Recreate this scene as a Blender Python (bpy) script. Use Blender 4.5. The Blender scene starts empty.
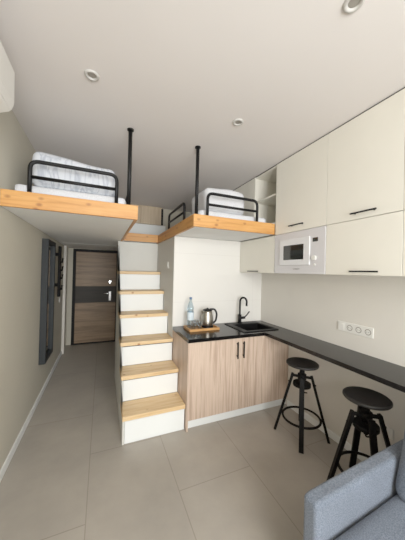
import bpy, bmesh, math, random
from mathutils import Vector, Matrix, noise
random.seed(7)
C = bpy.context.scene.collection
PI = math.pi

# ------------------------------------------------------------------ materials
def new_mat(name):
    m = bpy.data.materials.new(name); m.use_nodes = True
    nt = m.node_tree; b = nt.nodes['Principled BSDF']
    return m, nt, b
def N(nt, t, **kw):
    n = nt.nodes.new(t)
    for k, v in kw.items():
        if k in n.inputs.keys() if isinstance(k, str) else False: n.inputs[k].default_value = v
        else: setattr(n, k, v)
    return n
def rgb(r, g, b):
    f = lambda c: (c/255/12.92) if c/255 <= .04045 else ((c/255+.055)/1.055)**2.4
    return (f(r), f(g), f(b), 1)
def coords(nt, scale=(1,1,1), loc=(0,0,0), rot=(0,0,0)):
    tc = nt.nodes.new('ShaderNodeTexCoord'); mp = nt.nodes.new('ShaderNodeMapping')
    mp.inputs['Scale'].default_value = scale; mp.inputs['Location'].default_value = loc; mp.inputs['Rotation'].default_value = rot
    nt.links.new(tc.outputs['Object'], mp.inputs['Vector']); return mp.outputs['Vector']
def ramp(nt, stops):
    r = nt.nodes.new('ShaderNodeValToRGB'); e = r.color_ramp.elements
    while len(e) < len(stops): e.new(.5)
    for i, (p, c) in enumerate(stops): e[i].position = p; e[i].color = c
    return r
def bump(nt, b, sock, strength=.2, dist=.005):
    n = nt.nodes.new('ShaderNodeBump'); n.inputs['Strength'].default_value = strength; n.inputs['Distance'].default_value = dist
    nt.links.new(sock, n.inputs['Height']); nt.links.new(n.outputs['Normal'], b.inputs['Normal'])
def plain(name, col, rough=.5, metal=0, var=.04, scale=6, bmp=0, bscale=200, coat=0, spec=.5):
    m, nt, b = new_mat(name)
    v = coords(nt)
    nz = nt.nodes.new('ShaderNodeTexNoise'); nz.inputs['Scale'].default_value = scale; nz.inputs['Detail'].default_value = 4
    nt.links.new(v, nz.inputs['Vector'])
    c = col
    lo = tuple(x*(1-var) for x in c[:3])+(1,); hi = tuple(min(1, x*(1+var)) for x in c[:3])+(1,)
    r = ramp(nt, [(.3, lo), (.7, hi)]); nt.links.new(nz.outputs['Fac'], r.inputs['Fac'])
    nt.links.new(r.outputs['Color'], b.inputs['Base Color'])
    b.inputs['Roughness'].default_value = rough; b.inputs['Metallic'].default_value = metal
    b.inputs['Specular IOR Level'].default_value = spec
    b.inputs['Coat Weight'].default_value = coat
    if bmp:
        n2 = nt.nodes.new('ShaderNodeTexNoise'); n2.inputs['Scale'].default_value = bscale; n2.inputs['Detail'].default_value = 2
        nt.links.new(v, n2.inputs['Vector']); bump(nt, b, n2.outputs['Fac'], bmp, .002)
    return m
def wood(name, stops, stretch, scale=3.0, rough=.45, knots=None, bmp=.05):
    """grain noise stretched so that it runs along the axis with the small scale"""
    m, nt, b = new_mat(name)
    v = coords(nt, stretch)
    n1 = nt.nodes.new('ShaderNodeTexNoise'); n1.inputs['Scale'].default_value = scale; n1.inputs['Detail'].default_value = 8
    n1.inputs['Roughness'].default_value = .62; n1.inputs['Distortion'].default_value = .35
    nt.links.new(v, n1.inputs['Vector'])
    r = ramp(nt, stops); nt.links.new(n1.outputs['Fac'], r.inputs['Fac'])
    out = r.outputs['Color']
    if knots:
        v2 = coords(nt, knots[0])
        vo = nt.nodes.new('ShaderNodeTexVoronoi'); vo.inputs['Scale'].default_value = knots[1]
        nt.links.new(v2, vo.inputs['Vector'])
        kr = ramp(nt, [(0, (1,1,1,1)), (knots[2]*.5, (.8,.8,.8,1)), (knots[2], (0,0,0,1))]); nt.links.new(vo.outputs['Distance'], kr.inputs['Fac'])
        mx = nt.nodes.new('ShaderNodeMix'); mx.data_type = 'RGBA'
        nt.links.new(kr.outputs['Color'], mx.inputs['Factor']); nt.links.new(out, mx.inputs['A']); mx.inputs['B'].default_value = knots[3]
        out = mx.outputs['Result']
    nt.links.new(out, b.inputs['Base Color']); b.inputs['Roughness'].default_value = rough
    bump(nt, b, n1.outputs['Fac'], bmp, .002)
    return m

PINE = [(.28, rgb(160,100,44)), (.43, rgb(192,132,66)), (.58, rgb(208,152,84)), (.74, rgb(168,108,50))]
KN = rgb(140, 84, 40)
M = {}
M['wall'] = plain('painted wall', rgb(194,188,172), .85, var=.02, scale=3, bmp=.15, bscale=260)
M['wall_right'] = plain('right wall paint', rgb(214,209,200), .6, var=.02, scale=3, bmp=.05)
M['ceiling'] = plain('ceiling paint', rgb(224,218,214), .8, var=.01, scale=2)
M['white'] = plain('white lacquer', rgb(233,235,233), .45, var=.01)
M['soffit'] = plain('soffit white', rgb(240,240,238), .7, var=.01)
M['cream'] = plain('cream cabinet front', rgb(225,221,209), .35, var=.01)
M['grey_panel'] = plain('pale grey panel', rgb(204,203,196), .55, var=.015)
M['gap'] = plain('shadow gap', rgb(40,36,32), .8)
M['black'] = plain('black powder coat', rgb(9,9,10), .5, var=.2, scale=40, spec=.25)
M['stoolblack'] = plain('stool black metal', rgb(7,6,6), .65, var=.3, scale=30, spec=.15)
M['stoolseat'] = wood('dark stained seat', [(.3, rgb(8,6,5)), (.7, rgb(18,13,10))], (4,40,4), 3, .6)
M['doorframe'] = plain('dark door frame', rgb(14,13,13), .6, spec=.2)
M['chrome'] = plain('chrome', rgb(220,220,220), .18, 1)
M['steel'] = plain('brushed steel', rgb(178,172,162), .28, 1, var=.05, scale=20)
M['microwhite'] = plain('microwave white', rgb(220,220,222), .25, var=.005)
M['microsilver'] = plain('microwave silver trim', rgb(206,204,206), .35, var=.01)
M['darkglass'] = plain('dark glass', rgb(26,30,30), .08, var=.1, coat=.5)
M['mirrorframe'] = plain('slate frame', rgb(40,43,45), .6, spec=.25)
M['plastic'] = plain('white plastic', rgb(224,222,216), .35, var=.005)
M['spotring'] = plain('spotlight ring', rgb(196,193,188), .5)
M['grey_mark'] = plain('grey print', rgb(120,118,118), .6)
M['socketgrey'] = plain('socket shadow', rgb(150,145,136), .6)
M['bottle_label'] = plain('bottle label', rgb(205,218,226), .5)
M['cap'] = plain('bottle cap', rgb(90,120,160), .5)
M['pine_x'] = wood('pine grain X', PINE, (.9, 14, 14), 1.6, .5, ((7, 11, 11), 1.0, .2, KN))
M['pine_y'] = wood('pine grain Y', PINE, (14, .9, 14), 1.6, .5, ((11, 7, 11), 1.0, .2, KN))
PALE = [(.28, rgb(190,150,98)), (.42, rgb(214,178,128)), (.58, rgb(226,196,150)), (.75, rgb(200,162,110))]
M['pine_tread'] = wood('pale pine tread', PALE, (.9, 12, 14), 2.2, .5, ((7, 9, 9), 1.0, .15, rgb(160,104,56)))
M['tray'] = wood('bamboo', [(.3, rgb(176,122,66)), (.7, rgb(208,158,98))], (3, 30, 30), 2, .45)
M['laminate'] = wood('beige oak laminate', [(.25, rgb(140,115,98)), (.42, rgb(182,156,136)), (.55, rgb(206,182,162)), (.72, rgb(168,142,123))], (20, 20, .7), 1.5, .5)
M['closet'] = wood('loft closet wood', [(.25, rgb(168,146,120)), (.6, rgb(196,176,148)), (.8, rgb(178,156,128))], (16, 16, .8), 1.5, .5)
M['doorwood'] = wood('door oak', [(.25, rgb(88,68,48)), (.45, rgb(120,96,70)), (.6, rgb(138,112,84)), (.78, rgb(100,78,56))], (.9, 16, 14), 1.5, .5)
M['doordark'] = wood('door dark inlay', [(.3, rgb(38,33,28)), (.7, rgb(50,44,37))], (.9, 14, 14), 1.4, .65)

def floor_mat():
    m, nt, b = new_mat('porcelain floor')
    tc = nt.nodes.new('ShaderNodeTexCoord'); sp = nt.nodes.new('ShaderNodeSeparateXYZ'); cb = nt.nodes.new('ShaderNodeCombineXYZ')
    nt.links.new(tc.outputs['Object'], sp.inputs[0])
    a = N(nt, 'ShaderNodeMath', operation='ADD'); a.inputs[1].default_value = -1.02+12
    nt.links.new(sp.outputs['Y'], a.inputs[0]); nt.links.new(a.outputs[0], cb.inputs['X']); 
    a2 = N(nt, 'ShaderNodeMath', operation='ADD'); a2.inputs[1].default_value = 0.0
    nt.links.new(sp.outputs['X'], a2.inputs[0]); nt.links.new(a2.outputs[0], cb.inputs['Y'])
    br = nt.nodes.new('ShaderNodeTexBrick'); nt.links.new(cb.outputs[0], br.inputs['Vector'])
    br.inputs['Scale'].default_value = 1; br.inputs['Brick Width'].default_value = 1.2; br.inputs['Row Height'].default_value = .605
    br.inputs['Mortar Size'].default_value = .0035; br.inputs['Mortar Smooth'].default_value = .3; br.offset = .5; br.offset_frequency = 2
    br.inputs['Color1'].default_value = rgb(165,158,148); br.inputs['Color2'].default_value = rgb(161,154,144); br.inputs['Mortar'].default_value = rgb(140,132,122)
    nz = nt.nodes.new('ShaderNodeTexNoise'); nz.inputs['Scale'].default_value = 2.2; nz.inputs['Detail'].default_value = 7; nz.inputs['Roughness'].default_value = .6
    nt.links.new(tc.outputs['Object'], nz.inputs['Vector'])
    r = ramp(nt, [(.3, (.84,.84,.84,1)), (.7, (1.08,1.07,1.06,1))]); nt.links.new(nz.outputs['Fac'], r.inputs['Fac'])
    mx = nt.nodes.new('ShaderNodeMix'); mx.data_type = 'RGBA'; mx.blend_type = 'MULTIPLY'; mx.inputs['Factor'].default_value = 1
    nt.links.new(br.outputs['Color'], mx.inputs['A']); nt.links.new(r.outputs['Color'], mx.inputs['B'])
    nt.links.new(mx.outputs['Result'], b.inputs['Base Color'])
    rr = ramp(nt, [(.3, (.36,.36,.36,1)), (.7, (.48,.48,.48,1))]); nt.links.new(nz.outputs['Fac'], rr.inputs['Fac']); nt.links.new(rr.outputs['Color'], b.inputs['Roughness'])
    b.inputs['Specular IOR Level'].default_value = .35
    return m
M['floor'] = floor_mat()
def stone_mat():
    m, nt, b = new_mat('black speckled stone')
    v = coords(nt)
    vo = nt.nodes.new('ShaderNodeTexNoise'); vo.inputs['Scale'].default_value = 90; vo.inputs['Detail'].default_value = 3
    nt.links.new(v, vo.inputs['Vector'])
    r = ramp(nt, [(.55, rgb(13,12,12)), (.68, rgb(28,26,26)), (.8, rgb(66,62,60))]); nt.links.new(vo.outputs['Fac'], r.inputs['Fac'])
    nt.links.new(r.outputs['Color'], b.inputs['Base Color']); b.inputs['Roughness'].default_value = .18
    b.inputs['Specular IOR Level'].default_value = .28
    return m
M['stone'] = stone_mat()
def splash_mat():
    m, nt, b = new_mat('white glossy splash tile')
    tc = nt.nodes.new('ShaderNodeTexCoord'); sp = nt.nodes.new('ShaderNodeSeparateXYZ'); cb = nt.nodes.new('ShaderNodeCombineXYZ')
    nt.links.new(tc.outputs['Object'], sp.inputs[0])
    nt.links.new(sp.outputs['X'], cb.inputs['X']); nt.links.new(sp.outputs['Z'], cb.inputs['Y'])
    br = nt.nodes.new('ShaderNodeTexBrick'); nt.links.new(cb.outputs[0], br.inputs['Vector'])
    br.inputs['Scale'].default_value = 1; br.inputs['Brick Width'].default_value = 1.3; br.inputs['Row Height'].default_value = .6; br.offset = 0
    br.inputs['Mortar Size'].default_value = .0025
    br.inputs['Color1'].default_value = rgb(226,223,217); br.inputs['Color2'].default_value = rgb(226,223,217); br.inputs['Mortar'].default_value = rgb(217,213,207)
    nt.links.new(br.outputs['Color'], b.inputs['Base Color']); b.inputs['Roughness'].default_value = .3
    return m
M['splash'] = splash_mat()
def fabric_mat(name, c1, c2, scale=260, bs=.5, big=5):
    m, nt, b = new_mat(name)
    v = coords(nt)
    n1 = nt.nodes.new('ShaderNodeTexNoise'); n1.inputs['Scale'].default_value = scale; n1.inputs['Detail'].default_value = 3; nt.links.new(v, n1.inputs['Vector'])
    n2 = nt.nodes.new('ShaderNodeTexNoise'); n2.inputs['Scale'].default_value = big; n2.inputs['Detail'].default_value = 5; nt.links.new(v, n2.inputs['Vector'])
    r = ramp(nt, [(.35, c1), (.65, c2)]); nt.links.new(n1.outputs['Fac'], r.inputs['Fac'])
    r2 = ramp(nt, [(.3, (.88,.88,.88,1)), (.7, (1.08,1.08,1.08,1))]); nt.links.new(n2.outputs['Fac'], r2.inputs['Fac'])
    mx = nt.nodes.new('ShaderNodeMix'); mx.data_type = 'RGBA'; mx.blend_type = 'MULTIPLY'; mx.inputs['Factor'].default_value = 1
    nt.links.new(r.outputs['Color'], mx.inputs['A']); nt.links.new(r2.outputs['Color'], mx.inputs['B'])
    nt.links.new(mx.outputs['Result'], b.inputs['Base Color']); b.inputs['Roughness'].default_value = .9
    b.inputs['Sheen Weight'].default_value = .15; b.inputs['Specular IOR Level'].default_value = .15
    bump(nt, b, n1.outputs['Fac'], bs, .002)
    return m
M['sofa'] = fabric_mat('blue grey weave', rgb(84,92,104), rgb(114,122,135), 190, .45, 7)
M['linen'] = fabric_mat('white mattress linen', rgb(205,206,210), rgb(218,219,223), 120, .15, 3)
def duvet_mat():
    m, nt, b = new_mat('white duvet with grey print')
    v = coords(nt, (1, 1, .2))
    n1 = nt.nodes.new('ShaderNodeTexNoise'); n1.inputs['Scale'].default_value = 9; n1.inputs['Detail'].default_value = 4; n1.inputs['Distortion'].default_value = 1.4
    nt.links.new(v, n1.inputs['Vector'])
    r = ramp(nt, [(.30, rgb(198,203,212)), (.42, rgb(208,212,219)), (.50, rgb(172,178,190)), (.55, rgb(206,210,217)), (.7, rgb(210,214,221))]); nt.links.new(n1.outputs['Fac'], r.inputs['Fac'])
    nt.links.new(r.outputs['Color'], b.inputs['Base Color']); b.inputs['Roughness'].default_value = .9
    return m
M['duvet'] = duvet_mat()
def glass_mat(name, col=(1,1,1,1), rough=.02, alpha=.25):
    m, nt, b = new_mat(name)
    out = nt.nodes['Material Output']
    tr = nt.nodes.new('ShaderNodeBsdfTransparent'); tr.inputs['Color'].default_value = col
    gl = nt.nodes.new('ShaderNodeBsdfGlossy'); gl.inputs['Roughness'].default_value = rough; gl.inputs['Color'].default_value = (.9,.95,1,1)
    lw = nt.nodes.new('ShaderNodeLayerWeight'); lw.inputs['Blend'].default_value = alpha
    mx = nt.nodes.new('ShaderNodeMixShader'); nt.links.new(lw.outputs['Facing'], mx.inputs[0])
    nt.links.new(tr.outputs[0], mx.inputs[1]); nt.links.new(gl.outputs[0], mx.inputs[2]); nt.links.new(mx.outputs[0], out.inputs['Surface'])
    return m
M['glass'] = glass_mat('drinking glass', (.84,.88,.9,1), .03, .62)
M['water'] = glass_mat('bottled water', (.80,.89,.94,1), .05, .5)
M['pane'] = glass_mat('window glass', (.97,.98,.98,1), .0, .05)
m, nt, b = new_mat('mirror glass'); b.inputs['Metallic'].default_value = 1; b.inputs['Roughness'].default_value = .06
_v = coords(nt); _n = N(nt, 'ShaderNodeTexNoise'); nt.links.new(_v, _n.inputs['Vector'])
_r = ramp(nt, [(.3, (.5,.52,.53,1)), (.7, (.56,.58,.6,1))]); nt.links.new(_n.outputs['Fac'], _r.inputs['Fac']); nt.links.new(_r.outputs['Color'], b.inputs['Base Color'])
M['mirror'] = m

# ------------------------------------------------------------------ mesh helpers
def box(bm, x0, x1, y0, y1, z0, z1, bev=0, seg=2):
    t = bmesh.new()
    r = bmesh.ops.create_cube(t, size=1)
    for v in t.verts:
        v.co = Vector(((x0+x1)/2 + v.co.x*(x1-x0), (y0+y1)/2 + v.co.y*(y1-y0), (z0+z1)/2 + v.co.z*(z1-z0)))
    if bev: bmesh.ops.bevel(t, geom=t.edges[:], offset=bev, segments=seg, profile=.5, affect='EDGES')
    merge(bm, t); return bm
def merge(bm, t):
    me = bpy.data.meshes.new('tmp'); t.to_mesh(me); t.free(); bm.from_mesh(me); bpy.data.meshes.remove(me)
def B(*a, **k): return box(bmesh.new(), *a, **k)
def cyl(bm, p0, p1, r0, r1=None, seg=24, caps=True):
    if r1 is None: r1 = r0
    p0 = Vector(p0); p1 = Vector(p1); d = (p1-p0).normalized()
    a = d.orthogonal().normalized(); c = d.cross(a)
    A = [bm.verts.new(p0 + (a*math.cos(2*PI*i/seg)+c*math.sin(2*PI*i/seg))*r0) for i in range(seg)]
    D = [bm.verts.new(p1 + (a*math.cos(2*PI*i/seg)+c*math.sin(2*PI*i/seg))*r1) for i in range(seg)]
    for i in range(seg):
        f = bm.faces.new((A[i], A[(i+1)%seg], D[(i+1)%seg], D[i])); f.smooth = True
    if caps: bm.faces.new(A[::-1]); bm.faces.new(D)
    return bm
def tube(bm, pts, r, seg=12, closed=False):
    pts = [Vector(p) for p in pts]; n = len(pts); rings = []
    prev = None
    for i, p in enumerate(pts):
        if closed: d = (pts[(i+1)%n]-pts[i-1]).normalized()
        elif i == 0: d = (pts[1]-p).normalized()
        elif i == n-1: d = (p-pts[i-1]).normalized()
        else: d = ((pts[i+1]-p).normalized()+(p-pts[i-1]).normalized()).normalized()
        a = d.orthogonal().normalized() if prev is None else (prev - d*prev.dot(d)).normalized()
        prev = a; c = d.cross(a)
        rings.append([bm.verts.new(p+(a*math.cos(2*PI*k/seg)+c*math.sin(2*PI*k/seg))*r) for k in range(seg)])
    m_ = n if closed else n-1
    for i in range(m_):
        A, D = rings[i], rings[(i+1)%n]
        for k in range(seg):
            f = bm.faces.new((A[k], A[(k+1)%seg], D[(k+1)%seg], D[k])); f.smooth = True
    if not closed: bm.faces.new(rings[0][::-1]); bm.faces.new(rings[-1])
    return bm
def fillet(pts, r, k=6):
    pts = [Vector(p) for p in pts]; out = [pts[0]]
    for i in range(1, len(pts)-1):
        p = pts[i]; a = (pts[i-1]-p).normalized(); c = (pts[i+1]-p).normalized()
        s = p+a*r; e = p+c*r
        for j in range(k+1):
            t = j/k; out.append(s*(1-t)**2 + p*2*t*(1-t) + e*t*t)
    out.append(pts[-1]); return out
def lathe(bm, prof, cx, cy, seg=32, smooth=True):
    rings = []
    for (r, z) in prof:
        if r < 1e-5: rings.append([bm.verts.new((cx, cy, z))])
        else: rings.append([bm.verts.new((cx+r*math.cos(2*PI*i/seg), cy+r*math.sin(2*PI*i/seg), z)) for i in range(seg)])
    for a, c in zip(rings, rings[1:]):
        for i in range(seg):
            j = (i+1) % seg
            vs = [a[0], c[j], c[i]] if len(a) == 1 else ([a[i], a[j], c[0]] if len(c) == 1 else [a[i], a[j], c[j], c[i]])
            if len(a) == 1 and len(c) == 1: continue
            f = bm.faces.new(vs); f.smooth = smooth
    return bm
def cells(xs, ys, z0, z1, keep):
    """solid slab made of grid cells; keep(i,j) says which exist"""
    bm = bmesh.new(); V = {}
    def v(i, j, t):
        if (i, j, t) not in V: V[(i, j, t)] = bm.verts.new((xs[i], ys[j], z1 if t else z0))
        return V[(i, j, t)]
    K = lambda i, j: 0 <= i < len(xs)-1 and 0 <= j < len(ys)-1 and keep(i, j)
    for i in range(len(xs)-1):
        for j in range(len(ys)-1):
            if not K(i, j): continue
            bm.faces.new((v(i,j,1), v(i+1,j,1), v(i+1,j+1,1), v(i,j+1,1)))
            bm.faces.new((v(i,j,0), v(i,j+1,0), v(i+1,j+1,0), v(i+1,j,0)))
            if not K(i-1, j): bm.faces.new((v(i,j,0), v(i,j,1), v(i,j+1,1), v(i,j+1,0)))
            if not K(i+1, j): bm.faces.new((v(i+1,j,0), v(i+1,j+1,0), v(i+1,j+1,1), v(i+1,j,1)))
            if not K(i, j-1): bm.faces.new((v(i,j,0), v(i+1,j,0), v(i+1,j,1), v(i,j,1)))
            if not K(i, j+1): bm.faces.new((v(i,j+1,0), v(i,j+1,1), v(i+1,j+1,1), v(i+1,j+1,0)))
    return bm
def obj(name, bm, mat, parent=None, label=None):
    """bm holds world coordinates (or local ones when the parent sits at 0)"""
    bmesh.ops.recalc_face_normals(bm, faces=bm.faces[:])
    me = bpy.data.meshes.new(name); bm.to_mesh(me); bm.free()
    me.materials.append(M[mat] if isinstance(mat, str) else mat)
    o = bpy.data.objects.new(name, me); C.objects.link(o)
    if parent:
        o.parent = parent
        w = Vector((0,0,0)); p = parent
        while p: w += p.location; p = p.parent
        me.transform(Matrix.Translation(-w))
    if label: o['label'] = label
    return o
def thing(name, label, cat, loc=(0,0,0), group=None):
    o = bpy.data.objects.new(name, None); C.objects.link(o); o.empty_display_size = .05
    o.location = loc; o['label'] = label; o['category'] = cat
    if group: o['group'] = group
    return o
def solo(name, bm, mat, label, cat, group=None):
    """a thing that is a single mesh: origin at its base centre"""
    xs = [v.co.x for v in bm.verts]; ys = [v.co.y for v in bm.verts]; zs = [v.co.z for v in bm.verts]
    c = Vector(((min(xs)+max(xs))/2, (min(ys)+max(ys))/2, min(zs)))
    o = obj(name, bm, mat); o.data.transform(Matrix.Translation(-c)); o.location = c
    o['label'] = label; o['category'] = cat
    if group: o['group'] = group
    return o
def struct(name, bm, mat, parent=None):
    o = obj(name, bm, mat, parent)
    if not parent: o['kind'] = 'structure'
    return o

# ------------------------------------------------------------------ measures (metres; X across, Y into the room, Z up)
W, H = 2.746, 2.773
YB, YF = 5.56, -1.7            # door wall, window wall behind the camera
PB, PT = 2.002, 2.119          # loft deck underside / top
LX, RX = .925, 1.433           # inner edges of the two lofts
LY, RY = 2.036, 2.056          # their front edges
YEND = 4.5
SX0, SX1, SY, RUN, RISE = .863, 1.452, 2.233, .247, .26
XU = 2.379                     # plane of the upper cabinet fronts
YK = 2.766                     # kitchen back wall

# ------------------------------------------------------------------ room shell
struct('floor', B(-.1, W+.1, YF-.1, YB+.1, -.1, 0), 'floor')
struct('ceiling', B(-.1, W+.1, YF-.1, YB+.1, H, H+.1), 'ceiling')
struct('wall_left', B(-.1, 0, YF-.1, YB+.1, 0, H), 'wall')
struct('wall_right', B(W, W+.1, YF-.1, YB+.1, 0, H), 'wall_right')
struct('wall_back', B(0, W, YB, YB+.1, 0, H), 'wall')
# window wall behind the camera
wx0, wx1, wz0, wz1 = .2, 2.0, .75, 2.6
bm = bmesh.new()
for a in ((0, wx0, 0, H), (wx1, W, 0, H), (wx0, wx1, 0, wz0), (wx0, wx1, wz1, H)):
    box(bm, a[0], a[1], YF-.1, YF, a[2], a[3])
struct('wall_front', bm, 'wall')
win = bpy.data.objects.new('window_1', None); C.objects.link(win); win['kind'] = 'structure'
bm = bmesh.new()
for a in ((wx0, wx0+.06, wz0, wz1), (wx1-.06, wx1, wz0, wz1), (wx0+.06, wx1-.06, wz0, wz0+.06), (wx0+.06, wx1-.06, wz1-.06, wz1), (1.07, 1.13, wz0+.06, wz1-.06)):
    box(bm, a[0], a[1], YF-.08, YF-.02, a[2], a[3])
obj('window_frame', bm, 'white', win)
obj('window_pane', B(wx0+.06, wx1-.06, YF-.052, YF-.048, wz0+.06, wz1-.06), 'pane', win)
# bathroom block behind the kitchen and beside the hallway
bm = cells([1.02, 1.456, W], [YK, 3.72, YB], 0, PB-.002, lambda i, j: (i, j) != (0, 0))
struct('wall_kitchen', bm, 'grey_panel')
struct('wall_backsplash', B(1.458, W, YK-.008, YK, 0, PB-.002), 'splash')
struct('wall_loft', B(0, W, YEND, YEND+.1, PT, H), 'wall')
struct('ceiling_hallway', B(0, W, YEND, YB, PB, PT), 'soffit')
# baseboards
bm = B(0, .014, YF, 4.98, 0, .07, bev=.003, seg=1); struct('baseboard_left', bm, 'white')
bm = B(W-.014, W, YF, YK-.57, 0, .07, bev=.003, seg=1); struct('baseboard_right', bm, 'white')
bm = bmesh.new(); box(bm, 0, .045, 4.98, 5.12, 0, PB-.002, bev=.006); struct('trim_1', bm, 'wall_right')
# entrance door
door = bpy.data.objects.new('door_1', None); C.objects.link(door); door['kind'] = 'structure'
bm = bmesh.new()
for a in ((.1, .155, 0, 1.99), (.945, 1.0, 0, 1.99), (.155, .945, 1.935, 1.99), (.155, .945, 0, .03)):
    box(bm, a[0], a[1], YB-.05, YB-.001, a[2], a[3], bev=.004, seg=1)
obj('door_frame', bm, 'doorframe', door)
obj('door_panel', B(.157, .943, YB-.042, YB-.002, 1.215, 1.933), 'doorwood', door)
obj('door_panel', B(.157, .943, YB-.042, YB-.002, .032, .865), 'doorwood', door)
obj('door_inlay', B(.157, .943, YB-.044, YB-.002, .865, 1.215), 'doordark', door)
bm = bmesh.new()
box(bm, .80, .85, YB-.054, YB-.044, .90, 1.10, bev=.004)
cyl(bm, (.825, YB-.05, 1.06), (.825, YB-.10, 1.06), .012, seg=16); tube(bm, fillet([(.825, YB-.09, 1.06), (.79, YB-.095, 1.06), (.70, YB-.092, 1.062)], .02), .009)
cyl(bm, (.825, YB-.05, .95), (.825, YB-.062, .95), .014, seg=16)
obj('door_handle', bm, 'chrome', door)
bm = bmesh.new(); cyl(bm, (.82, YB-.044, 1.31), (.82, YB-.066, 1.31), .028, .024); box(bm, .808, .832, YB-.068, YB-.042, 1.27, 1.32, bev=.004); obj('door_lock', bm, 'chrome', door)

# ------------------------------------------------------------------ loft platforms
def loft(x0, x1, y0, side_x, label, name='loft_platform'):
    t = thing(name, label, 'loft platform', ((x0+x1)/2, y0, PB))
    obj('deck', B(x0+(.03 if side_x < x0+.1 else 0), x1-(.03 if side_x > x1-.1 else 0), y0+.03, YEND-.002, PB+.002, PT-.004), 'soffit', t, 'white painted underside of the platform')
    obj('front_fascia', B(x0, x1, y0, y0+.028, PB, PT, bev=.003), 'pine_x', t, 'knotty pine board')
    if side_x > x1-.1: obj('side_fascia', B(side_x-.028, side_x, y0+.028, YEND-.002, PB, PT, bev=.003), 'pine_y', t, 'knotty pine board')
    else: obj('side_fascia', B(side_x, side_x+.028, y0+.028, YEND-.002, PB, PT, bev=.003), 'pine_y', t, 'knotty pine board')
    return t
loft(.002, LX, LY, LX, 'pine-edged loft platform over the hallway, left of the stairs')
loft(RX, XU-.002, RY, RX, 'pine-edged loft platform above the kitchen, right of the stairs')
t = thing('loft_landing', 'pine-edged landing at the top of the stairs between the two lofts', 'landing', (1.18, 3.57, PB))
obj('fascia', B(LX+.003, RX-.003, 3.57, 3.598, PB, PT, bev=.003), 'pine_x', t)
obj('deck', B(LX+.003, RX-.003, 3.6, YEND-.002, PB+.002, PT-.004), 'soffit', t)

# closet at the far end of the landing
t = thing('loft_closet', 'light wood closet behind the landing, just under the ceiling', 'closet', (1.3, YEND-.1, PT))
obj('plinth', B(.94, 1.75, YEND-.07, YEND-.002, PT-.002, 2.432, bev=.003), 'white', t, 'white plinth')
obj('door', B(.98, 1.28, YEND-.1, YEND-.072, 2.436, H-.006, bev=.002), 'closet', t)
obj('door', B(1.284, 1.655, YEND-.1, YEND-.072, 2.436, H-.006, bev=.002), 'closet', t)
obj('edge_strip', B(1.658, 1.695, YEND-.105, YEND-.072, 2.436, H-.03, bev=.002), 'black', t, 'black edge strip')
obj('carcass', B(.98, 1.70, YEND-.07, YEND-.002, 2.434, H-.004), 'closet', t)

# poles and guard rails
def pole(x, y, label):
    t = thing('support_pole', label, 'pole', (x, y, PT), 'poles from the lofts to the ceiling')
    obj('pole', cyl(bmesh.new(), (x, y, PT+.006), (x, y, H-.006), .0165), 'black', t)
    obj('base_flange', cyl(bmesh.new(), (x, y, PT), (x, y, PT+.008), .026), 'black', t)
    obj('ceiling_flange', cyl(bmesh.new(), (x, y, H-.012), (x, y, H-.001), .027), 'black', t)
pole(.853, 2.085, 'black round pole at the corner of the left loft platform')
pole(1.475, 2.10, 'black round pole at the corner of the right loft platform')
def rail(p0, p1, ztop, label):
    p0 = Vector((p0[0], p0[1], PT)); p1 = Vector((p1[0], p1[1], PT)); up = Vector((0, 0, ztop-PT))
    t = thing('guard_rail', label, 'guard rail', (p0+p1)/2)
    obj('rail_frame', tube(bmesh.new(), fillet([p0, p0+up, p1+up, p1], .06), .0145), 'black', t)
    mid = Vector((0, 0, (ztop-PT)*.52)); obj('crossbar', tube(bmesh.new(), [p0+mid, p1+mid], .013), 'black', t)
    for p in (p0, p1): obj('foot_plate', cyl(bmesh.new(), p, p+Vector((0,0,.006)), .02), 'black', t)
rail((.155, 2.09), (.755, 2.09), 2.365, 'black tubular guard rail at the front edge of the left loft bed')
rail((1.595, 2.11), (2.18, 2.11), 2.352, 'black tubular guard rail at the front edge of the right loft bed')
rail((1.477, 2.47), (1.477, 3.12), 2.335, 'black tubular guard rail along the stair side of the right loft')
rail((.893, 2.53), (.893, 3.2), 2.365, 'black tubular guard rail along the stair side of the left loft, nearly hidden')

# bedding
def soft(x0, x1, y0, y1, z0, z1, bev, amp, freq, cuts=22, sag=None, seed=0):
    t = bmesh.new(); bmesh.ops.create_cube(t, size=1)
    bmesh.ops.subdivide_edges(t, edges=t.edges[:], cuts=cuts, use_grid_fill=True)
    sx, sy, sz = x1-x0, y1-y0, z1-z0
    for v in t.verts:
        p = Vector((v.co.x*sx, v.co.y*sy, v.co.z*sz))
        # rounded box
        h = Vector((max(sx/2-bev, 0), max(sy/2-bev, 0), max(sz/2-bev, 0)))
        q = Vector([max(-h[i], min(h[i], p[i])) for i in range(3)]); d = p-q
        if d.length > 1e-6: p = q + d.normalized()*min(bev, max(abs(d.x), abs(d.y), abs(d.z)))
        nz = noise.noise_vector((p+Vector((seed*3.1, seed, 0)))*freq)
        k = 0 if v.co.z < -.49 else 1
        p += nz*amp*k
        if sag: p.z += sag(p.x/sx, p.y/sy)*(v.co.z+.5)
        p.z = max(p.z, -sz/2)
        v.co = p + Vector(((x0+x1)/2, (y0+y1)/2, (z0+z1)/2))
    for f in t.faces: f.smooth = True
    return t
solo('mattress', soft(.035, .845, 2.15, 4.1, PT, 2.215, .04, .006, 3), 'linen', 'white mattress on the left loft platform', 'mattress')
solo('mattress', soft(1.535, 2.362, 2.17, 4.1, PT, 2.212, .04, .006, 3), 'linen', 'white mattress on the right loft platform', 'mattress')
solo('folded_duvet', soft(.125, .755, 2.22, 2.80, 2.222, 2.53, .06, .016, 4, sag=lambda x, y: -.055*(x+.5)-.02*abs(y), seed=1), 'duvet', 'folded white duvet with grey print on the left loft bed', 'duvet')
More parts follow.
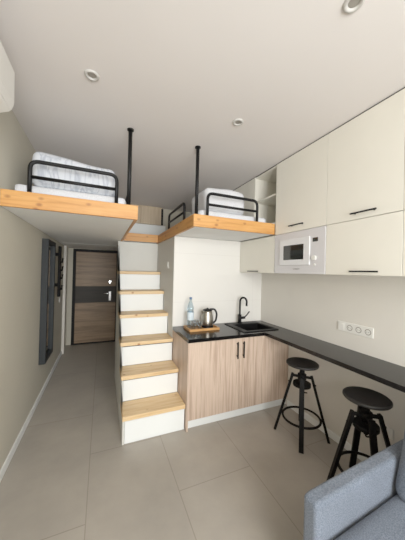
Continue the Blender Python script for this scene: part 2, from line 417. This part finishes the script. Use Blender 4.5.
solo('folded_duvet', soft(1.63, 2.13, 2.24, 2.7, 2.219, 2.485, .06, .014, 5, sag=lambda x, y: -.02*abs(x), seed=4), 'linen', 'plain white folded duvet on the right loft bed', 'duvet')

# ------------------------------------------------------------------ staircase
t = thing('staircase', 'white staircase with pine treads climbing to the lofts beside the kitchen', 'staircase', ((SX0+SX1)/2, SY, 0))
bm = bmesh.new()                                   # stepped side panel
prof = [(SY+.0, 0)]
for k in range(6):
    y = SY+k*RUN; prof += [(y, (k+1)*RISE-.042)] if k == 0 else [(y, k*RISE-.042), (y, (k+1)*RISE-.042)]
prof += [(3.66, 6*RISE-.042), (3.66, PB-.004), (3.70, PB-.004), (3.70, 0)]
A = [bm.verts.new((SX0, y, z)) for y, z in prof]; D = [bm.verts.new((SX0+.018, y, z)) for y, z in prof]
bm.faces.new(A); bm.faces.new(D[::-1])
for i in range(len(A)): j = (i+1) % len(A); bm.faces.new((A[i], D[i], D[j], A[j]))
bmesh.ops.triangulate(bm, faces=[f for f in bm.faces if len(f.verts) > 4])
obj('side_panel', bm, 'grey_panel', t)
for k in range(6):
    y = SY+k*RUN; z0 = k*RISE; z1 = (k+1)*RISE
    gap = .014 if k < 3 else .002
    obj('drawer_front' if k < 3 else 'riser', B(SX0+.02, SX1-.003, y-.002, y+.016, z0+(.004 if k == 0 else .001), z1-.04-gap, bev=.0015, seg=1), 'white', t)
    if k < 3: obj('shadow_gap', B(SX0+.02, SX1-.003, y+.002, y+.016, z1-.04-gap, z1-.041), 'gap', t, 'dark gap above the drawer')
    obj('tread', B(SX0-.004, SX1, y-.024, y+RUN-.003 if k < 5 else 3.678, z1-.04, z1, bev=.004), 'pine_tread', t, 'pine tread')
obj('back_panel', B(SX0+.019, SX1, 3.68, 3.698, 6*RISE+.001, PB-.004), 'grey_panel', t)

# light switch in the stairwell
t = thing('light_switch', 'small white light switch on the grey stairwell wall', 'light switch', (1.456, 3.04, 1.61))
obj('plate', B(1.448, 1.4558, 3.0, 3.08, 1.61, 1.70, bev=.003), 'plastic', t)
obj('rocker', B(1.444, 1.449, 3.018, 3.062, 1.63, 1.68, bev=.002), 'plastic', t)

# ------------------------------------------------------------------ base cabinets
def bar_handle(name, p0, p1, out, parent, r=.006):
    bm = bmesh.new(); p0 = Vector(p0); p1 = Vector(p1); o_ = Vector(out)
    d = (p1-p0).normalized(); s = Vector([abs(c) for c in d])
    lo = [min(p0[i], p1[i]) + o_[i] - r*(1-s[i]) for i in range(3)]; hi = [max(p0[i], p1[i]) + o_[i] + r*(1-s[i]) for i in range(3)]
    box(bm, lo[0], hi[0], lo[1], hi[1], lo[2], hi[2], bev=.0025)
    for p in (p0+d*.025, p1-d*.025): cyl(bm, p, p+o_, .005, seg=12)
    return obj(name, bm, 'black', parent)
YD = 2.20
t = thing('base_cabinet', 'beige oak base cabinet with double doors under the sink', 'cabinet', (1.92, YD, .0))
obj('side_panel', B(1.4575, 1.4755, 2.19, YK-.012, 0, .868), 'laminate', t)
obj('carcass', B(1.478, 2.355, YD+.022, YK-.3, .095, .70), 'laminate', t)
d1 = obj('door', B(1.478, 2.060, YD, YD+.019, .095, .866, bev=.0015, seg=1), 'laminate', t)
d2 = obj('door', B(2.0625, 2.357, YD, YD+.019, .095, .866, bev=.0015, seg=1), 'laminate', t)
bar_handle('handle', (2.022, YD, .655), (2.022, YD, .835), (0, -.028, 0), d1)
bar_handle('handle', (2.098, YD, .655), (2.098, YD, .835), (0, -.028, 0), d2)
t = thing('corner_cabinet', 'beige oak closed corner cabinet front under the start of the bar', 'cabinet', (2.55, YD, 0))
obj('front_panel', B(2.360, W-.002, YD+.001, YD+.02, .095, .866, bev=.0015, seg=1), 'laminate', t)
obj('carcass', B(2.640, W-.002, YD+.055, YK-.012, 0, .866), 'laminate', t)
solo('toe_kick', B(1.478, W-.002, YD+.035, YD+.05, .001, .092), 'white', 'white toe kick strip below the oak base cabinets', 'toe kick')

# ------------------------------------------------------------------ worktop with sink cut-out
HC, TC = .908, .036
sx0, sx1, sy0, sy1 = 2.135, 2.615, 2.235, 2.700
bx0, bx1, by0, by1 = 2.20, 2.585, 2.275, 2.60
bm = cells([1.4575, bx0, XU-.005, bx1, W-.001], [-.3, 2.182, by0, by1, YK-.009], HC-TC, HC,  # unseen near end of the bar lengthened to block light below it
           lambda i, j: not (j == 0 and i < 2) and not (j == 2 and i in (1, 2)))
solo('countertop', bm, 'stone', 'glossy black L-shaped countertop running from the kitchen along the right wall', 'countertop')
t = thing('sink', 'black square inset sink in the corner of the countertop', 'sink', ((sx0+sx1)/2, (sy0+sy1)/2, HC))
bm = cells([sx0, bx0, bx1, sx1], [sy0, by0, by1, sy1], HC+.0005, HC+.009, lambda i, j: (i, j) != (1, 1)); obj('rim', bm, 'black', t)
bm = bmesh.new(); q = .003
x0, x1, y0, y1, zb = bx0+q, bx1-q, by0+q, by1-q, HC-.17
box(bm, x0, x0+.006, y0, y1, zb, HC+.004); box(bm, x1-.006, x1, y0, y1, zb, HC+.004); box(bm, x0+.006, x1-.006, y0, y0+.006, zb, HC+.004); box(bm, x0+.006, x1-.006, y1-.006, y1, zb, HC+.004); box(bm, x0, x1, y0, y1, zb-.006, zb)
obj('bowl', bm, 'black', t)
obj('drain', cyl(bmesh.new(), ((x0+x1)/2, (y0+y1)/2, zb), ((x0+x1)/2, (y0+y1)/2, zb+.004), .04), 'steel', t, 'steel drain')
# faucet
fx, fy = 2.335, 2.655
t = thing('faucet', 'tall black gooseneck faucet behind the sink', 'faucet', (fx, fy, HC+.009))
bm = bmesh.new(); cyl(bm, (fx, fy, HC+.010), (fx, fy, HC+.022), .030); cyl(bm, (fx, fy, HC+.022), (fx, fy, HC+.12), .023); obj('body', bm, 'black', t)
dx, dy = .55, -.83
pts = [(fx, fy, HC+.11), (fx, fy, HC+.285)]
for i in range(13):
    a = PI-PI*1.08*i/12; R = .047
    pts.append((fx+dx*(R+R*math.cos(a)), fy+dy*(R+R*math.cos(a)), HC+.29+R*math.sin(a)*1.2))
pts.append((fx+dx*2*R*.98, fy+dy*2*R*.98, HC+.24))
obj('spout', tube(bmesh.new(), pts, .0125), 'black', t)
bm = bmesh.new(); cyl(bm, (fx, fy, HC+.075), (fx+.065, fy-.03, HC+.085), .017); tube(bm, [(fx+.055, fy-.025, HC+.085), (fx+.085, fy-.038, HC+.12), (fx+.115, fy-.05, HC+.165)], .008)
obj('lever', bm, 'black', t)

# ------------------------------------------------------------------ things on the counter
tz = HC
t = thing('serving_tray', 'rectangular wooden serving tray on the black counter', 'tray', (1.75, 2.55, tz))
bm = bmesh.new(); tx0, tx1, ty0, ty1 = 1.565, 1.935, 2.445, 2.665
box(bm, tx0, tx1, ty0, ty1, tz+.001, tz+.012, bev=.002); obj('base', bm, 'tray', t)
bm = bmesh.new()
for a in ((tx0, tx1, ty0, ty0+.014), (tx0, tx1, ty1-.014, ty1), (tx0, tx0+.014, ty0+.014, ty1-.014), (tx1-.014, tx1, ty0+.014, ty1-.014)):
    box(bm, *a, tz+.012, tz+.027, bev=.003)
obj('rim', bm, 'tray', t)
# water bottle
bx, by, bz = 1.628, 2.61, tz+.0125
t = thing('water_bottle', 'clear plastic water bottle standing on the wooden tray', 'bottle', (bx, by, bz))
prof = [(0, 0), (.034, 0), (.040, .008), (.040, .06), (.0375, .07), (.040, .08), (.040, .19), (.0375, .20), (.040, .21), (.040, .235), (.030, .275), (.016, .305), (.014, .33), (0, .33)]
obj('body', lathe(bmesh.new(), [(r, bz+z) for r, z in prof], bx, by), 'water', t)
obj('cap', lathe(bmesh.new(), [(0, bz+.332), (.0165, bz+.332), (.0165, bz+.352), (.014, bz+.355), (0, bz+.355)], bx, by), 'cap', t)
obj('paper_label', lathe(bmesh.new(), [(.0408, bz+.09), (.0412, bz+.092), (.0412, bz+.18), (.0408, bz+.182)], bx, by), 'bottle_label', t)
# kettle
kx, ky, kz = 1.826, 2.56, tz+.0125
t = thing('electric_kettle', 'brushed steel electric kettle with black handle on the wooden tray', 'kettle', (kx, ky, kz))
obj('base', lathe(bmesh.new(), [(0, kz), (.070, kz), (.074, kz+.006), (.074, kz+.020), (.066, kz+.026), (0, kz+.026)], kx, ky), 'black', t, 'black plastic base')
bd = obj('body', lathe(bmesh.new(), [(0, kz+.027), (.066, kz+.027), (.072, kz+.04), (.071, kz+.08), (.066, kz+.13), (.057, kz+.18), (.054, kz+.198), (0, kz+.198)], kx, ky), 'steel', t, 'brushed steel body')
sp_ = bmesh.new(); a = Vector((-.92, -.1, 0))
vs = [(kx-.045, ky-.022, kz+.19), (kx-.045, ky+.022, kz+.19), (kx-.052, ky, kz+.13), (kx-.082, ky, kz+.195)]
vv = [sp_.verts.new(v) for v in vs]; sp_.faces.new((vv[0], vv[2], vv[3])); sp_.faces.new((vv[1], vv[3], vv[2])); sp_.faces.new((vv[0], vv[3], vv[1])); sp_.faces.new((vv[0], vv[1], vv[2]))
obj('spout', sp_, 'steel', t)
obj('lid', lathe(bmesh.new(), [(0, kz+.198), (.055, kz+.199), (.054, kz+.209), (.035, kz+.217), (.012, kz+.219), (.010, kz+.229), (0, kz+.231)], kx, ky), 'black', t, 'black lid')
bm = tube(bmesh.new(), fillet([(kx+.03, ky-.005, kz+.212), (kx+.085, ky-.02, kz+.218), (kx+.112, ky-.027, kz+.16), (kx+.10, ky-.025, kz+.07), (kx+.066, ky-.015, kz+.05)], .03), .0115)
obj('handle', bm, 'black', t, 'black curved handle')
for i, (gx, gy, lb) in enumerate(((1.628, 2.50, 'clear drinking glass at the left front of the wooden tray'), (1.70, 2.49, 'clear drinking glass on the tray nearest the kettle'), (1.70, 2.595, 'clear drinking glass on the tray between bottle and kettle'))):
    gz = tz+.0125
    solo('drinking_glass', lathe(bmesh.new(), [(0, gz), (.024, gz), (.031, gz+.085), (.0295, gz+.085), (.023, gz+.008), (0, gz+.008)], gx, gy, 24), 'glass', lb, 'glass', 'drinking glasses on the tray')

# ------------------------------------------------------------------ upper cabinets along the right wall
ZB, ZM, ZT = 1.580, 1.993, H-.010
def upper(name, y0, y1, z0, z1, label, hy=None, hz=None, cat='cabinet'):
    t = thing(name, label, cat, (XU+.18, (y0+y1)/2, z0))
    obj('carcass', B(XU+.0195, W, y0+.001, y1-.001, z0+.001, z1-.001), 'cream', t)
    d = obj('door', B(XU, XU+.019, y0+.0018, y1-.0018, z0+.0015, z1-.002, bev=.001, seg=1), 'cream', t)
    if hy: bar_handle('handle', (XU, hy[0], hz), (XU, hy[1], hz), (-.026, 0, 0), d, r=.0055)
    return t
UY = [-.2, .865, 1.415, 2.05]  # first entry widens the cut-off cabinets out of view, to shade the wall
upper('upper_cabinet', UY[1], UY[2], ZM, ZT, 'large cream wall cabinet at the ceiling, nearest the camera in full view', (1.008, 1.193), 2.036)
upper('upper_cabinet', UY[1], UY[2], ZB, ZM-.001, 'low cream lift-up cabinet right of the microwave', (.992, 1.192), 1.608)
upper('upper_cabinet', UY[2], UY[3], ZM, ZT, 'cream wall cabinet directly above the microwave', (1.642, 1.828), 2.052)
upper('upper_cabinet', 2.058, YK-.010, ZB, PB-.008, 'small cream cabinet under the right loft, left of the microwave', (2.32, 2.53), 1.600)
upper('upper_cabinet', UY[0], UY[1], ZM, ZT, 'large cream wall cabinet cut off by the right edge, upper row', (.24, .425), 2.036)
upper('upper_cabinet', UY[0], UY[1], ZB, ZM-.001, 'low cream wall cabinet cut off by the right edge, lower row', (.24, .425), 1.608)
solo('ceiling_gap_shade', B(XU+.006, XU+.02, UY[0], 3.3, ZT, H-.001), 'gap', 'thin dark shadow strip between the cream cabinets and the ceiling', 'shadow strip')  # shade of the gap under the ceiling, put in as a dark-coloured strip
# open niche and closed unit above the right loft
t = thing('niche_shelf', 'open cream shelf niche above the right loft bed beside the tall cabinets', 'shelf unit', (XU+.18, 2.25, PT))
z0 = PT+.001
obj('divider', B(XU, W-.001, 2.440, 2.458, z0, ZT), 'cream', t)
obj('side_panel', B(XU+.022, W-.001, 2.0515, 2.066, z0, ZT), 'cream', t)
obj('back_board', B(W-.012, W-.001, 2.066, 2.440, z0, ZT), 'cream', t)
obj('shelf', B(XU+.01, W-.012, 2.066, 2.440, 2.440, 2.456), 'cream', t)
obj('bottom_board', B(XU+.001, W-.012, 2.066, 2.440, z0, z0+.016), 'cream', t)
obj('top_board', B(XU+.01, W-.012, 2.066, 2.440, ZT-.016, ZT), 'cream', t)
upper('loft_cabinet', 2.460, 3.3, z0, ZT, 'plain cream cabinet at the back of the right loft bed')
# microwave
YM0, YM1 = UY[3], UY[2]
t = thing('microwave', 'white built-in microwave with dark window below the cream cabinets', 'microwave', (XU+.15, (YM0+YM1)/2, ZB))
obj('housing', B(XU+.022, W-.001, YM1+.001, YM0-.001, ZB+.001, ZM-.002), 'cream', t)
obj('trim_panel', B(XU-.004, XU+.02, YM1+.002, YM0-.002, ZB+.002, ZM-.003, bev=.002), 'microsilver', t, 'silvery white trim panel')
d = obj('door', B(XU-.016, XU-.0045, 1.572, 1.957, 1.664, 1.924, bev=.003), 'microwhite', t, 'white framed door')
obj('window', B(XU-.018, XU-.0155, 1.638, 1.898, 1.716, 1.860, bev=.001), 'darkglass', d, 'dark glass window')
obj('display', B(XU-.007, XU-.0035, 1.490, 1.545, 1.868, 1.904, bev=.001), 'darkglass', t, 'black display')
bm = bmesh.new(); cyl(bm, (XU-.004, 1.522, 1.725), (XU-.024, 1.522, 1.725), .022, .020); obj('knob', bm, 'plastic', t)
bm = bmesh.new(); cyl(bm, (XU-.004, 1.522, 1.665), (XU-.009, 1.522, 1.665), .010, .009, seg=16); obj('button', bm, 'plastic', t)
cu = bpy.data.curves.new('lettering', 'FONT'); cu.body = 'CANDY'; cu.size = .024; cu.align_x = 'CENTER'; cu.align_y = 'CENTER'; cu.extrude = .0004; cu.shear = .2
tmp = bpy.data.objects.new('lettering_curve', cu); C.objects.link(tmp)
bpy.context.view_layer.update()
me = bpy.data.meshes.new_from_object(tmp.evaluated_get(bpy.context.evaluated_depsgraph_get())); bpy.data.objects.remove(tmp); bpy.data.curves.remove(cu)
me.materials.clear(); me.materials.append(M['grey_mark'])
lt = bpy.data.objects.new('lettering', me); C.objects.link(lt); lt.parent = t
lt.location = Vector((XU-.0048, 1.735, 1.627)) - t.location; lt.rotation_euler = (PI/2, 0, -PI/2); lt['label'] = 'grey brand lettering'

# ------------------------------------------------------------------ sockets
t = thing('socket_panel', 'white four-gang socket panel on the right wall above the bar', 'socket', (W, 1.40, 1.05))
obj('frame', B(W-.010, W-.0005, 1.243, 1.563, 1.058, 1.145, bev=.003), 'plastic', t)
for k, y in enumerate((1.283, 1.363, 1.443)):
    bm = bmesh.new(); cyl(bm, (W-.010, y, 1.102), (W-.0125, y, 1.102), .026); s = obj('socket', bm, 'socketgrey', t)
    bm = bmesh.new(); cyl(bm, (W-.0126, y, 1.102), (W-.014, y, 1.102), .019); obj('socket_core', bm, 'plastic', s)
    bm = bmesh.new(); cyl(bm, (W-.014, y-.008, 1.102), (W-.0145, y-.008, 1.102), .003, seg=10); cyl(bm, (W-.014, y+.008, 1.102), (W-.0145, y+.008, 1.102), .003, seg=10); obj('pin_holes', bm, 'gap', s)
obj('rocker', B(W-.013, W-.009, 1.497, 1.551, 1.072, 1.131, bev=.002), 'plastic', t)
t = thing('wall_outlet', 'small white outlet low on the wall under the bar behind the near stool', 'outlet', (W, 1.12, .33))
obj('plate', B(W-.009, W-.0005, 1.085, 1.165, .325, .405, bev=.003), 'plastic', t)
obj('socket', cyl(bmesh.new(), (W-.009, 1.125, .365), (W-.0115, 1.125, .365), .02), 'plastic', t)
t = thing('counter_bracket', 'small metal bracket under the edge of the bar counter above the near stool', 'bracket', (2.5, .945, .7))
obj('arm', B(2.395, W-.002, .93, .96, HC-TC-.007, HC-TC-.001), 'plastic', t); obj('wall_plate', B(W-.007, W-.001, .93, .96, .70, HC-TC-.007), 'plastic', t)

# ------------------------------------------------------------------ ceiling spots and air conditioner
for x, y, lb in ((.574, 1.605, 'round recessed ceiling spotlight at the left, above the left loft'), (1.623, 1.615, 'round recessed ceiling spotlight in front of the right loft'), (1.645, .693, 'round recessed ceiling spotlight nearest the camera, at the top edge')):
    t = thing('recessed_spotlight', lb, 'spotlight', (x, y, H-.012), 'recessed ceiling spotlights')
    obj('ring', lathe(bmesh.new(), [(.024, H-.001), (.024, H-.004), (.030, H-.010), (.040, H-.008), (.044, H-.001)], x, y), 'spotring', t)
    obj('lamp', lathe(bmesh.new(), [(0, H-.003), (.016, H-.003), (.0235, H-.001)], x, y), 'socketgrey', t, 'unlit grey lamp')
t = thing('air_conditioner', 'white wall-mounted air conditioner high on the left wall', 'air conditioner', (.1, 1.2, 2.40))
bm = bmesh.new(); pr = [(.0, 2.405), (.13, 2.395), (.185, 2.42), (.20, 2.46), (.198, 2.64), (.165, 2.672), (.0, 2.675)]
A = [bm.verts.new((x, .80, z)) for x, z in pr]; D = [bm.verts.new((x, 1.585, z)) for x, z in pr]
bm.faces.new(A); bm.faces.new(D[::-1])
for i in range(len(A)): j = (i+1) % len(A); bm.faces.new((A[i], D[i], D[j], A[j]))
bmesh.ops.bevel(bm, geom=bm.edges[:], offset=.006, segments=2, affect='EDGES')
obj('body', bm, 'plastic', t)
bm = bmesh.new(); box(bm, .05, .125, .84, 1.545, 2.388, 2.3965, bev=.002); obj('louvre', bm, 'grey_panel', t)

# ------------------------------------------------------------------ mirror and coat rack in the hallway
t = thing('wall_mirror', 'tall mirror in a deep slate frame on the left hallway wall', 'mirror', (.03, 3.52, .44))
my0, my1, mz0, mz1 = 3.28, 3.76, .44, 1.925
bm = bmesh.new()
for a in ((my0, my0+.055, mz0, mz1), (my1-.055, my1, mz0, mz1), (my0+.055, my1-.055, mz0, mz0+.055), (my0+.055, my1-.055, mz1-.055, mz1)):
    box(bm, .001, .068, *a, bev=.004)
obj('frame', bm, 'mirrorframe', t)
obj('mirror_glass', B(.012, .04, my0+.056, my1-.056, mz0+.056, mz1-.056), 'mirror', t)
t = thing('coat_rack', 'narrow black coat rack with hooks on the left wall near the entrance door', 'coat rack', (.0, 4.06, 1.16))
obj('board', B(.060, .092, 4.0, 4.09, 1.16, 1.905, bev=.004), 'stoolblack', t)
for z in (1.31, 1.76): obj('wall_mount', B(.0, .066, 4.03, 4.065, z, z+.045, bev=.003), 'stoolblack', t)
for z in (1.28, 1.44, 1.56, 1.68):
    bm = tube(bmesh.new(), fillet([(.090, 4.05, z), (.11, 4.05, z-.02), (.115, 4.05, z+.04)], .012), .010, 8); cyl(bm, (.115, 4.05, z+.035), (.115, 4.05, z+.05), .013, seg=12); obj('hook', bm, 'stoolblack', t)
solo('wall_switch', B(.0005, .010, 4.60, 4.68, 1.0, 1.08, bev=.002), 'plastic', 'small white switch plate on the left wall below the coat rack', 'light switch')

# ------------------------------------------------------------------ bar stools
def make_stool(x, y, rot, label):
    t = thing('bar_stool', label, 'bar stool', (0, 0, 0), 'black industrial bar stools')
    zs = .706
    obj('seat', lathe(bmesh.new(), [(0, zs-.022), (.115, zs-.022), (.144, zs-.016), (.150, zs-.008), (.149, zs+.003), (.143, zs+.008), (.13, zs+.004), (0, zs+.001)], 0, 0, 48), 'stoolseat', t, 'round dark seat')
    bm = bmesh.new(); cyl(bm, (0,0,.44), (0,0,zs-.022), .015); cyl(bm, (0,0,zs-.034), (0,0,zs-.0225), .055)
    cyl(bm, (0,0,.60), (0,0,.63), .024, seg=20)
    obj('screw_post', bm, 'stoolblack', t)
    bm = bmesh.new(); box(bm, -.086, .086, -.018, .018, .566, .584, bev=.003); box(bm, -.018, .018, -.086, .086, .567, .583, bev=.003); bm.transform(Matrix.Rotation(PI/4, 4, 'Z')); cyl(bm, (0,0,.552), (0,0,.60), .040); obj('upper_bracket', bm, 'stoolblack', t)
    bm = bmesh.new(); cyl(bm, (0,0,.478), (0,0,.486), .066, .082, seg=32); cyl(bm, (0,0,.486), (0,0,.515), .082, seg=32); cyl(bm, (0,0,.462), (0,0,.53), .030); obj('lower_hub', bm, 'stoolblack', t)
    for sx, sy in ((1,1), (1,-1), (-1,1), (-1,-1)):
        top = Vector((.060*sx, .060*sy, .592)); ft = Vector((.172*sx, .172*sy, .003))
        bm = bmesh.new(); d = (ft-top).normalized(); a = Vector((sx, -sy, 0)).normalized(); c = d.cross(a).normalized()
        R_ = []
        for p, w in ((top, 1), (ft, 1)):
            R_.append([bm.verts.new(p + a*.0205*i + c*.012*j) for i, j in ((1,1), (-1,1), (-1,-1), (1,-1))])
        for v in R_[1]: v.co.z = .0015
        for k in range(4): bm.faces.new((R_[0][k], R_[0][(k+1)%4], R_[1][(k+1)%4], R_[1][k]))
        bm.faces.new(R_[0][::-1]); bm.faces.new(R_[1])
        bmesh.ops.bevel(bm, geom=bm.edges[:], offset=.002, segments=1, affect='EDGES')
        obj('leg', bm, 'stoolblack', t)
        bm = bmesh.new(); p = top.lerp(ft, .14); cyl(bm, p+Vector((sx,sy,0)).normalized()*.008, p+Vector((sx,sy,0)).normalized()*.02, .007, seg=10); obj('bolt', bm, 'stoolblack', t)
    obj('foot_ring', tube(bmesh.new(), [(.172*math.cos(i*PI/24), .172*math.sin(i*PI/24), .18) for i in range(48)], .0105, 10, True), 'stoolblack', t)
    bm = tube(bmesh.new(), fillet([(0,0,.455), (.0,-.0,.42), (.05,-.02,.415)], .015), .006, 8); obj('adjuster', bm, 'stoolblack', t)
    t.location = (x, y, 0); t.rotation_euler = (0, 0, math.radians(rot))
    return t
make_stool(2.49, 1.745, 0, 'black round-seat bar stool standing nearest the oak cabinets')
make_stool(2.436, 1.10, 8, 'black round-seat bar stool standing behind the sofa arm')

# ------------------------------------------------------------------ sofa
t = thing('sofa', 'blue-grey upholstered sofa with a slim square arm at the lower right', 'sofa', (0, 0, 0))
# local frame: x runs away from the seat front to the back, y = 0 at the outer face of the arm, going negative towards the camera side
def soft_slab(x0, x1, y0, y1, z0, z1, bev=.02, amp=.002): return soft(x0, x1, y0, y1, z0, z1, bev, amp, 6, cuts=26)
AZ = .603
arm = soft_slab(0, 1.0, -.078, 0, .10, AZ, .022, .0012)
for v in arm.verts:      # the arm top falls slightly toward the front
    if v.co.z > .4: v.co.z += (v.co.x-.1)*.0
obj('armrest', arm, 'sofa', t)
obj('armrest', soft_slab(0, 1.0, -1.82, -1.744, .10, AZ, .032, .0012), 'sofa', t)
obj('base', B(.03, .98, -1.743, -.079, .10, .25, bev=.01), 'sofa', t)
obj('seat_cushion', soft(.02, .64, -.91, -.081, .251, .448, .045, .003, 4, cuts=26), 'sofa', t)
obj('seat_cushion', soft(.02, .64, -1.742, -.912, .251, .448, .045, .004, 4, cuts=26), 'sofa', t)
obj('backrest', soft_slab(.86, 1.0, -1.743, -.079, .251, .66, .04), 'sofa', t)
for y0, y1 in ((-.91, -.085), (-1.742, -.912)):
    bc = soft(.54, .72, y0, y1, .43, .84, .06, .006, 4, cuts=26)
    for v in bc.verts: v.co.x += (v.co.z-.43)*.3
    obj('back_cushion', bc, 'sofa', t)
for x in (.06, .92):
    for y in (-.045, -1.78): obj('leg', cyl(bmesh.new(), (x, y, 0), (x, y, .11), .016, .022, seg=16), 'black', t)
t.location = (1.515, .80, 0); t.rotation_euler = (0, 0, math.radians(3))

# ------------------------------------------------------------------ light
w = bpy.data.worlds.new('World'); bpy.context.scene.world = w; w.use_nodes = True
nt = w.node_tree; bg = nt.nodes['Background']; bg.inputs['Color'].default_value = (.93, .96, 1, 1); bg.inputs['Strength'].default_value = 3.0
def area(name, loc, rot, sx, sy, power, col):
    l = bpy.data.lights.new(name, 'AREA'); l.shape = 'RECTANGLE'; l.size = sx; l.size_y = sy; l.energy = power; l.color = col
    o = bpy.data.objects.new(name, l); C.objects.link(o); o.location = loc; o.rotation_euler = rot; return o
area('daylight', ((wx0+wx1)/2, YF-.3, 1.75), (math.radians(90), 0, 0), 1.8, 1.9, 185, (1, .985, .965))

# ------------------------------------------------------------------ camera (solved from the photograph)
cd = bpy.data.cameras.new('camera'); cam = bpy.data.objects.new('camera', cd); C.objects.link(cam); bpy.context.scene.camera = cam
yaw, pit, rol = math.radians(22.976), math.radians(.387), math.radians(1.378)
F = Vector((math.sin(yaw)*math.cos(pit), math.cos(yaw)*math.cos(pit), math.sin(pit)))
R0 = Vector((math.cos(yaw), -math.sin(yaw), 0)); U0 = R0.cross(F)
Rv = R0*math.cos(rol)+U0*math.sin(rol); Uv = -R0*math.sin(rol)+U0*math.cos(rol)
mw = Matrix((Rv, Uv, -F)).transposed().to_4x4(); mw.translation = Vector((.663, 0, 1.58)); cam.matrix_world = mw
cd.sensor_fit = 'VERTICAL'; cd.sensor_height = 36; cd.lens = 235.8/540*36; cd.clip_start = .02
vs = bpy.context.scene.view_settings; vs.view_transform = 'Standard'; vs.look = 'None'; vs.exposure = -.05; vs.gamma = 1.18
